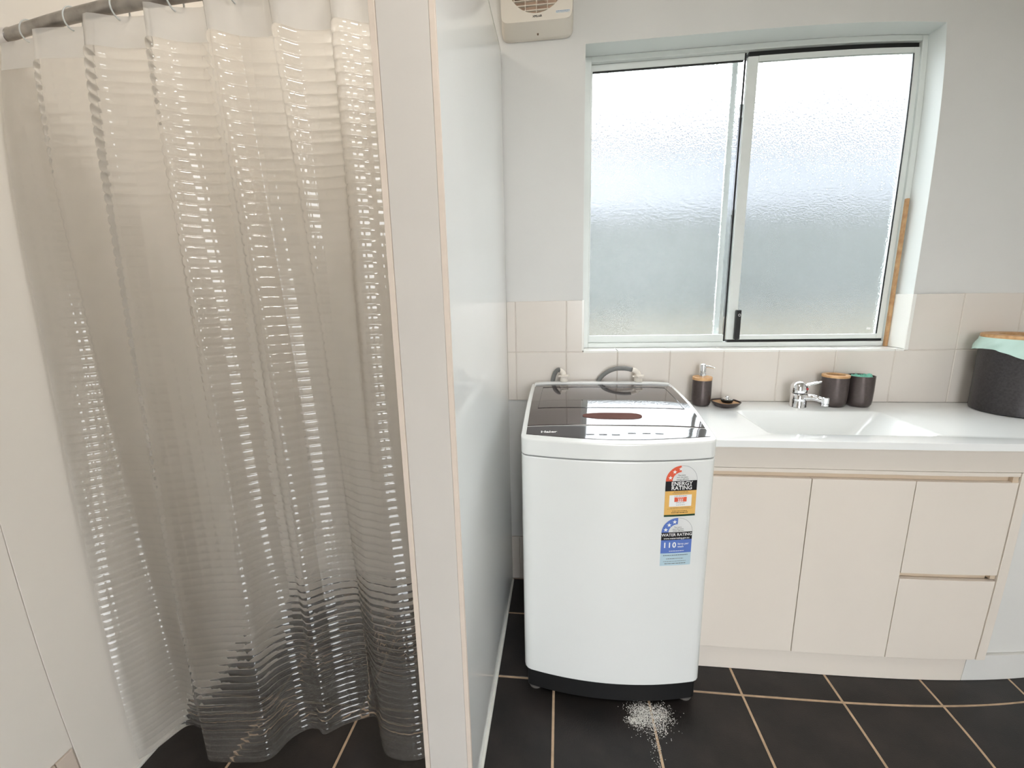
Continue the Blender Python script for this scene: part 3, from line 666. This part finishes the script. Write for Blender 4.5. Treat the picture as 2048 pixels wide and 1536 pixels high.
# ---- two cups, cloth
def cup(x, y, r, hgt, label, name):
    C = thing(name, (x, y, Z0), label, 'cup', 'dark cups behind the basin')
    pr = [(r*0.68, 0.0), (r*0.82, 0.003), (r*0.93, 0.011), (r*0.975, 0.025), (r, 0.06), (r, hgt), (r-0.003, hgt), (r-0.003, 0.02), (r*0.5, 0.012)]
    put('shell', MB().lathe((x, y, Z0), pr, 44), 'dark_bronze', C)
    return C
C1 = cup(0.974, -0.058, 0.0425, 0.108, 'dark bronze toothbrush cup with bamboo ring lid beside the tap', 'toothbrush_cup')
put('ring_lid', MB().lathe((0.974, -0.058, Z0), [(0.0428, 0.1082), (0.0432, 0.1095), (0.0432, 0.1155), (0.0415, 0.117), (0.0300, 0.117), (0.0285, 0.1155), (0.0285, 0.1083)], 44, caps=False), 'bamboo', C1)
C2 = cup(1.060, -0.0575, 0.0415, 0.113, 'open dark bronze tumbler holding a teal cloth', 'tumbler')
mb = MB(); nr, na = 7, 28; vs = [(1.060, -0.0575, Z0+0.106)]
for i in range(1, nr):
    for j in range(na):
        a = 2*math.pi*j/na; r = 0.0365*i/(nr-1)
        z = 0.108+0.007*math.sin(3*a+i)*math.sin(i*1.1)+0.004*math.sin(7*a+2*i)-(0.013 if i == nr-1 else 0)+0.004*math.cos(a-0.6)
        vs.append((1.060+r*math.cos(a), -0.0575+r*math.sin(a), Z0+z))
fs = [(0, 1+j, 1+(j+1) % na) for j in range(na)]+[(1+(i-1)*na+j, 1+(i-1)*na+(j+1) % na, 1+i*na+(j+1) % na, 1+i*na+j) for i in range(1, nr-1) for j in range(na)]
mb.add(vs, fs)
o = put('cloth', mb, 'teal_cloth', None, 'crumpled teal cloth stuffed into the open dark tumbler', 'cloth', smooth=180)
so = o.modifiers.new('thick', 'SOLIDIFY'); so.thickness = 0.0015

# ---- waste bin with bag
bx, by, br, bh = 1.515, -0.124, 0.113, 0.262
B = thing('waste_bin', (bx, by, Z0), 'round black waste bin with bamboo rim at the right end of the worktop', 'bin')
put('bucket', MB().lathe((bx, by, Z0), [(br*0.90, 0.0), (br*0.985, 0.004), (br, 0.016), (br, bh-0.012), (br-0.003, bh-0.012), (br-0.003, 0.02), (br*0.5, 0.012)], 64), 'bin_black', B)
put('rim_lid', MB().lathe((bx, by, Z0), [(br-0.004, bh-0.011), (br+0.0010, bh-0.010), (br+0.0012, bh-0.001), (br-0.001, bh+0.001), (br*0.62, bh+0.001), (br*0.60, bh-0.001), (br*0.60, bh-0.010)], 64, caps=False), 'bamboo', B)
mb = MB(); na = 120; rows = 12; vs = []
for i in range(rows):
    t = i/(rows-1)
    for j in range(na):
        a = 2*math.pi*j/na
        drop = 0.062+0.022*math.sin(a*1.0+2.1)+0.007*math.sin(3*a+1)
        r = br+0.0022+0.012*t*(0.5+0.5*math.sin(5*a+0.7))**2+0.0035*t*math.sin(17*a+5*t)+0.0030*math.sin(9*a+7*t)*t+0.006*t
        vs.append((bx+r*math.cos(a), min(by+r*math.sin(a), -0.0015), Z0+bh-0.010-drop*t))
mb.add(vs, [(i*na+j, i*na+(j+1) % na, (i+1)*na+(j+1) % na, (i+1)*na+j) for i in range(rows-1) for j in range(na)])
put('bin_bag', mb, 'teal_bag', None, 'pale teal plastic bag folded over the rim of the black bin', 'bag', smooth=180)

# ================================================================== EXHAUST FAN
def fan():
    x0, x1, z0, z1, yb, yf = -0.229, 0.0195, 2.126, 2.430, YW-0.001, -0.050
    Fn = thing('exhaust_fan', ((x0+x1)/2, yb, z0), 'square cream exhaust fan with round grille on the wall above the partition', 'fan')
    cx, cz = (x0+x1)/2, (z0+z1)/2
    mb = MB(); n = 48
    def sq(a, e): 
        return (math.copysign(abs(math.cos(a))**e, math.cos(a)), math.copysign(abs(math.sin(a))**e, math.sin(a)))
    hw = (x1-x0)/2
    def ring(hx, hz, y, e=0.16, dz=0.0): return [(cx+hx*sq(2*math.pi*i/n, e)[0], y, cz+dz+hz*sq(2*math.pi*i/n, e)[1]) for i in range(n)]
    def circ(r, y): return [(cx+r*math.cos(2*math.pi*i/n), y, cz+r*math.sin(2*math.pi*i/n)) for i in range(n)]
    hz = (z1-z0)/2
    mb.loft([ring(hw, hz, yb), ring(hw, hz, yf+0.046), ring(hw*0.985, hz*0.985, yf+0.040), ring(hw*0.965, hz*0.80, yf), circ(0.099, yf), circ(0.097, yf+0.003), circ(0.095, yf+0.034)], caps=False)
    put('housing', mb, 'fan_plastic', Fn, smooth=30)
    put('throat', MB().lathe((cx, yf+0.034, cz), [(0.095, 0.0), (0.095, 0.002)], 40, axis='y'), 'fan_inner', Fn)
    for k in range(6):
        a = k*math.pi/3+0.3; mb = MB(); ca, sa = math.cos(a), math.sin(a)
        def pt(r, t, y): return (cx+r*ca-t*sa, y, cz+r*sa+t*ca)
        mb.add([pt(0.02, -0.012, yf+0.030), pt(0.088, -0.024, yf+0.031), pt(0.088, 0.022, yf+0.016), pt(0.02, 0.012, yf+0.018), pt(0.02, -0.012, yf+0.0315), pt(0.088, -0.024, yf+0.0325), pt(0.088, 0.022, yf+0.0175), pt(0.02, 0.012, yf+0.0195)],
               [(0, 1, 2, 3), (7, 6, 5, 4), (0, 4, 5, 1), (1, 5, 6, 2), (2, 6, 7, 3), (3, 7, 4, 0)])
        put('blade', mb, 'fan_inner', Fn, smooth=0)
    put('hub', MB().lathe((cx, yf+0.012, cz), [(0.020, 0.0), (0.022, 0.004), (0.022, 0.020)], 24, axis='y'), 'fan_dark', Fn)
    for k in range(-2, 3):
        o = k*0.0372; L = math.sqrt(0.099**2-o**2)
        put('grille_bar', MB().tube([(cx+o, yf+0.0005, cz-L), (cx+o, yf+0.0005, cz+L)], 0.0011, 6), 'fan_plastic', Fn)
    for k in range(-6, 7):
        o = k*0.0148; L = math.sqrt(0.099**2-o**2)
        put('grille_bar', box(cx-L, cx+L, yf+0.001, yf+0.009, cz+o-0.0011, cz+o+0.0011), 'fan_plastic', Fn, smooth=0)
    put('screw', MB().lathe((cx+0.003, yf+0.0320, z0+0.008), [(0.0032, 0.003), (0.0032, -0.0015), (0.002, -0.0022)], 16, axis='y'), 'fan_dark', Fn)
    def on_fan(me, x, z, lift=0.0006):
        return map_mesh(me, lambda c: Vector((x+c.x, yf-lift, z+c.y)))
    put('name_lettering', on_fan(text_mesh('XPELAIR', 0.0085, bold=0.0002), cx+0.003, cz-0.1085, 0.0008), 'print_black', Fn, smooth=0)
    stk = put('sticker', on_fan(rect2(-0.024, 0.024, -0.0038, 0.0042, 2), x1-0.036, cz-0.1010), 'print_paper', Fn, smooth=0)
    put('sticker_print', on_fan(dashes(-0.022, 0.022, 0.0018, 0.0018, 21), x1-0.036, cz-0.1010, 0.0009), 'print_sticker_blue', stk, smooth=0)
    put('sticker_print', on_fan(dashes(-0.022, 0.018, -0.0018, 0.0010, 22), x1-0.036, cz-0.1010, 0.0009), 'print_sticker_blue', stk, smooth=0)
fan()

# ================================================================== SHOWER CURTAIN
RY, RZ, RR = -0.865, 1.812, 0.0145
R_ = thing('curtain_rod', (-0.77, RY, RZ), 'brushed steel shower curtain rod between the left wall and the partition', 'curtain rod')
put('tube', MB().tube([(XL+0.004, RY, RZ), (-0.7, RY, RZ), (PX0-0.003, RY, RZ)], RR, 24), 'rod_steel', R_)
put('flange', MB().lathe((XL, RY, RZ), [(0.020, 0.0003), (0.020, 0.004), (0.018, 0.010), (0.0165, 0.022)], 28, axis='x'), 'chrome', R_)
put('flange', MB().lathe((PX0, RY, RZ), [(0.020, -0.0003), (0.020, -0.004), (0.018, -0.010), (0.0165, -0.022)], 28, axis='x'), 'chrome', R_)
RINGS = [-1.095, -0.975, -0.860, -0.738, -0.615, -0.495, -0.372]
words = ['nearest the left wall', 'second from the left wall', 'third from the left wall', 'in the middle of the rod', 'third from the partition', 'second from the partition', 'nearest the partition']
rm = MB().torus((0, 0, 0), 0.0225, 0.0017, 36, 8, 'x').mesh('curtain_ring')
rm.materials.append(M['clear_plastic']); rm.polygons.foreach_set('use_smooth', [True]*len(rm.polygons))
for x, wd in zip(RINGS, words):
    o = bpy.data.objects.new('curtain_ring', rm); COL.objects.link(o); o.location = (x, RY, RZ-0.0062)
    tag(o, 'clear plastic curtain ring on the steel rod, '+wd, 'curtain ring', 'clear curtain rings on the rod')

TOPP = [(-1.160, -0.880), (-1.095, -0.866), (-1.068, -0.858), (-1.052, -0.892), (-0.975, -0.865), (-0.930, -0.857), (-0.912, -0.899), (-0.860, -0.867), (-0.800, -0.858), (-0.780, -0.895), (-0.738, -0.867), (-0.680, -0.858), (-0.655, -0.897), (-0.615, -0.867), (-0.556, -0.858), (-0.530, -0.895), (-0.495, -0.867), (-0.44, -0.859), (-0.418, -0.890), (-0.372, -0.866), (-0.356, -0.868)]
BOTP = [(-1.150, -0.915), (-1.128, -0.880), (-1.100, -0.805), (-1.064, -0.798), (-1.010, -0.815), (-0.968, -0.872), (-0.945, -0.890), (-0.87, -0.884), (-0.795, -0.868), (-0.771, -0.815), (-0.738, -0.786), (-0.708, -0.783), (-0.680, -0.794), (-0.645, -0.763), (-0.592, -0.731), (-0.553, -0.726), (-0.512, -0.790), (-0.482, -0.826), (-0.43, -0.832), (-0.388, -0.822), (-0.358, -0.800)]
def resample(P, n):
    Q = np.array(smooth_path(P, 24))[:, :2]; d = np.r_[0, np.cumsum(np.hypot(*np.diff(Q, axis=0).T))]
    s = np.linspace(0, d[-1], n); return np.stack([np.interp(s, d, Q[:, 0]), np.interp(s, d, Q[:, 1])], 1), d[-1]
def curtain():
    ZTOP, ZBOT, HEM = 1.7905, 0.048, 0.058
    CU, CV = 0.0255, 0.0205
    _, L = resample(BOTP, 50); _, L2 = resample(TOPP, 50); L = max(L, L2)
    ncu = round(L/CU); SU, SV = 8, 10
    nu = ncu*SU+1
    A, _ = resample(TOPP, nu); Bq, _ = resample(BOTP, nu)
    ncv = round((ZTOP-HEM-ZBOT)/CV); nv = ncv*SV+1
    tz = np.linspace(0, 1, nv); z = (ZTOP-HEM)+(ZBOT-ZTOP+HEM)*tz
    def base(zv):
        t = (ZTOP-zv)/(ZTOP-ZBOT); wgt = t**0.9
        s = np.linspace(0, 1, nu)
        sway = 0.006*np.sin(3.1*t+9*s)+0.004*np.sin(7*t+23*s)
        P = A*(1-wgt)+Bq*wgt; P = P.copy(); P[:, 1] += sway*np.clip(t*3, 0, 1)*(1-0.3*t)
        return P
    P = np.stack([base(q) for q in z])                         # nv,nu,2
    # normals in plan
    d = np.gradient(P, axis=1); nrm = np.stack([d[..., 1], -d[..., 0]], -1); nrm /= np.linalg.norm(nrm, axis=-1, keepdims=True)+1e-9
    iu = np.arange(nu); fu = (iu % SU)/SU; iv = np.arange(nv); fv = (iv % SV)/SV
    hu = 1-(2*fu-1)**4; hv = 1-np.abs(2*fv-1)**3
    bump = 0.0034*hv[:, None]*(0.72+0.28*hu[None, :])
    # smooth crumpled patch marks: fold crease noise
    X = P[..., 0]+nrm[..., 0]*bump; Y = P[..., 1]+nrm[..., 1]*bump
    Zv = np.repeat(z[:, None], nu, 1)
    V = np.stack([X, Y, Zv], -1).reshape(-1, 3)
    idx = np.arange(nv*nu).reshape(nv, nu); Fq = np.stack([idx[:-1, :-1], idx[1:, :-1], idx[1:, 1:], idx[:-1, 1:]], -1).reshape(-1, 4)
    def mk(name, V, Fq):
        me = bpy.data.meshes.new(name); me.vertices.add(len(V)); me.vertices.foreach_set('co', V.ravel().astype(np.float32))
        me.loops.add(Fq.size); me.loops.foreach_set('vertex_index', Fq.ravel().astype(np.int32))
        me.polygons.add(len(Fq)); me.polygons.foreach_set('loop_start', np.arange(0, Fq.size, 4, dtype=np.int32))
        me.polygons.foreach_set('use_smooth', np.ones(len(Fq), bool)); me.update(calc_edges=True); me.validate(); return me
    K = thing('shower_curtain', (-0.76, -0.84, ZBOT), 'translucent shower curtain with embossed waffle pattern hanging in folds', 'curtain')
    me = mk('sheet', V, Fq); me.materials.append(M['curtain_film'])
    o = bpy.data.objects.new('sheet', me); COL.objects.link(o); o.parent = K; o.location = -Vector(K.location)
    # hem band at the top
    zz = np.linspace(ZTOP-HEM, ZTOP, 8); Ph = np.stack([base(q) for q in zz])
    Vh = np.concatenate([Ph, np.repeat(zz[:, None, None], nu, 1)], -1)
    Vh = Vh[:, ::4]; m = Vh.shape[1]; idx = np.arange(8*m).reshape(8, m)
    Fh = np.stack([idx[:-1, :-1], idx[:-1, 1:], idx[1:, 1:], idx[1:, :-1]], -1).reshape(-1, 4)
    mh = mk('hem', Vh.reshape(-1, 3), Fh); mh.materials.append(M['curtain_hem'])
    o = bpy.data.objects.new('hem', mh); COL.objects.link(o); o.parent = K; o.location = -Vector(K.location); o['label'] = 'white opaque hem band'
curtain()

# ================================================================== SPILT POWDER
mb = MB(); r = np.random.default_rng(3)
pts = []
for cx, cy, sx_, sy_, n in ((0.222, -0.612, 0.018, 0.020, 1500), (0.275, -0.605, 0.020, 0.018, 900), (0.195, -0.628, 0.012, 0.006, 260), (0.265, -0.645, 0.014, 0.014, 260), (0.245, -0.70, 0.008, 0.04, 120), (0.245, -0.585, 0.03, 0.008, 320)):
    pts += [(cx+sx_*a, cy+sy_*b) for a, b in r.normal(size=(n, 2))]
for x, y in pts:
    s = r.uniform(0.0005, 0.0016); zz = r.uniform(0.0, 0.0008)
    a = r.uniform(0, 6.28); ca, sa = math.cos(a)*s, math.sin(a)*s
    mb.add([(x+ca, y+sa, zz), (x-sa, y+ca, zz), (x-ca, y-sa, zz), (x+sa, y-ca, zz), (x, y, zz+s*0.9)], [(0, 1, 4), (1, 2, 4), (2, 3, 4), (3, 0, 4)])
put('spilt_powder', mb, 'powder', None, 'patch of spilt white powder on the dark floor by the washing machine', 'powder', kind='stuff', smooth=0)

# ================================================================== CEILING FILL_LAMP (unseen, added to brighten room and shower)
def fill_lamp(x, y, r, rgb, strength, label):
    m = 'fill_diffuser_%d' % int(r*1000); emitter(m, rgb, strength)
    Lm = thing('fill_lamp', (x, y, ZC), label, 'lamp')
    k = r/0.17
    put('base_plate', MB().lathe((x, y, ZC), [(0.17*k, -0.0005), (0.17*k, -0.02*k), (0.16*k, -0.022*k)], 40), 'door_paint', Lm)
    put('diffuser', MB().lathe((x, y, ZC), [(0.158*k, -0.0225*k), (0.155*k, -0.05*k), (0.13*k, -0.075*k), (0.08*k, -0.092*k), (0.02*k, -0.098*k)], 40), m, Lm)
fill_lamp(0.20, -1.40, 0.17, (1.0, 0.965, 0.93), FILL_LAMP, 'unseen large opal ceiling lamp added to fill the room with light')  # added fill, no such source in view
fill_lamp(-0.76, -0.42, 0.11, (1.0, 0.945, 0.875), SHOWER_FILL_LAMP, 'unseen small opal ceiling lamp added to lighten the shower')  # invented source, brightens the walls behind the curtain
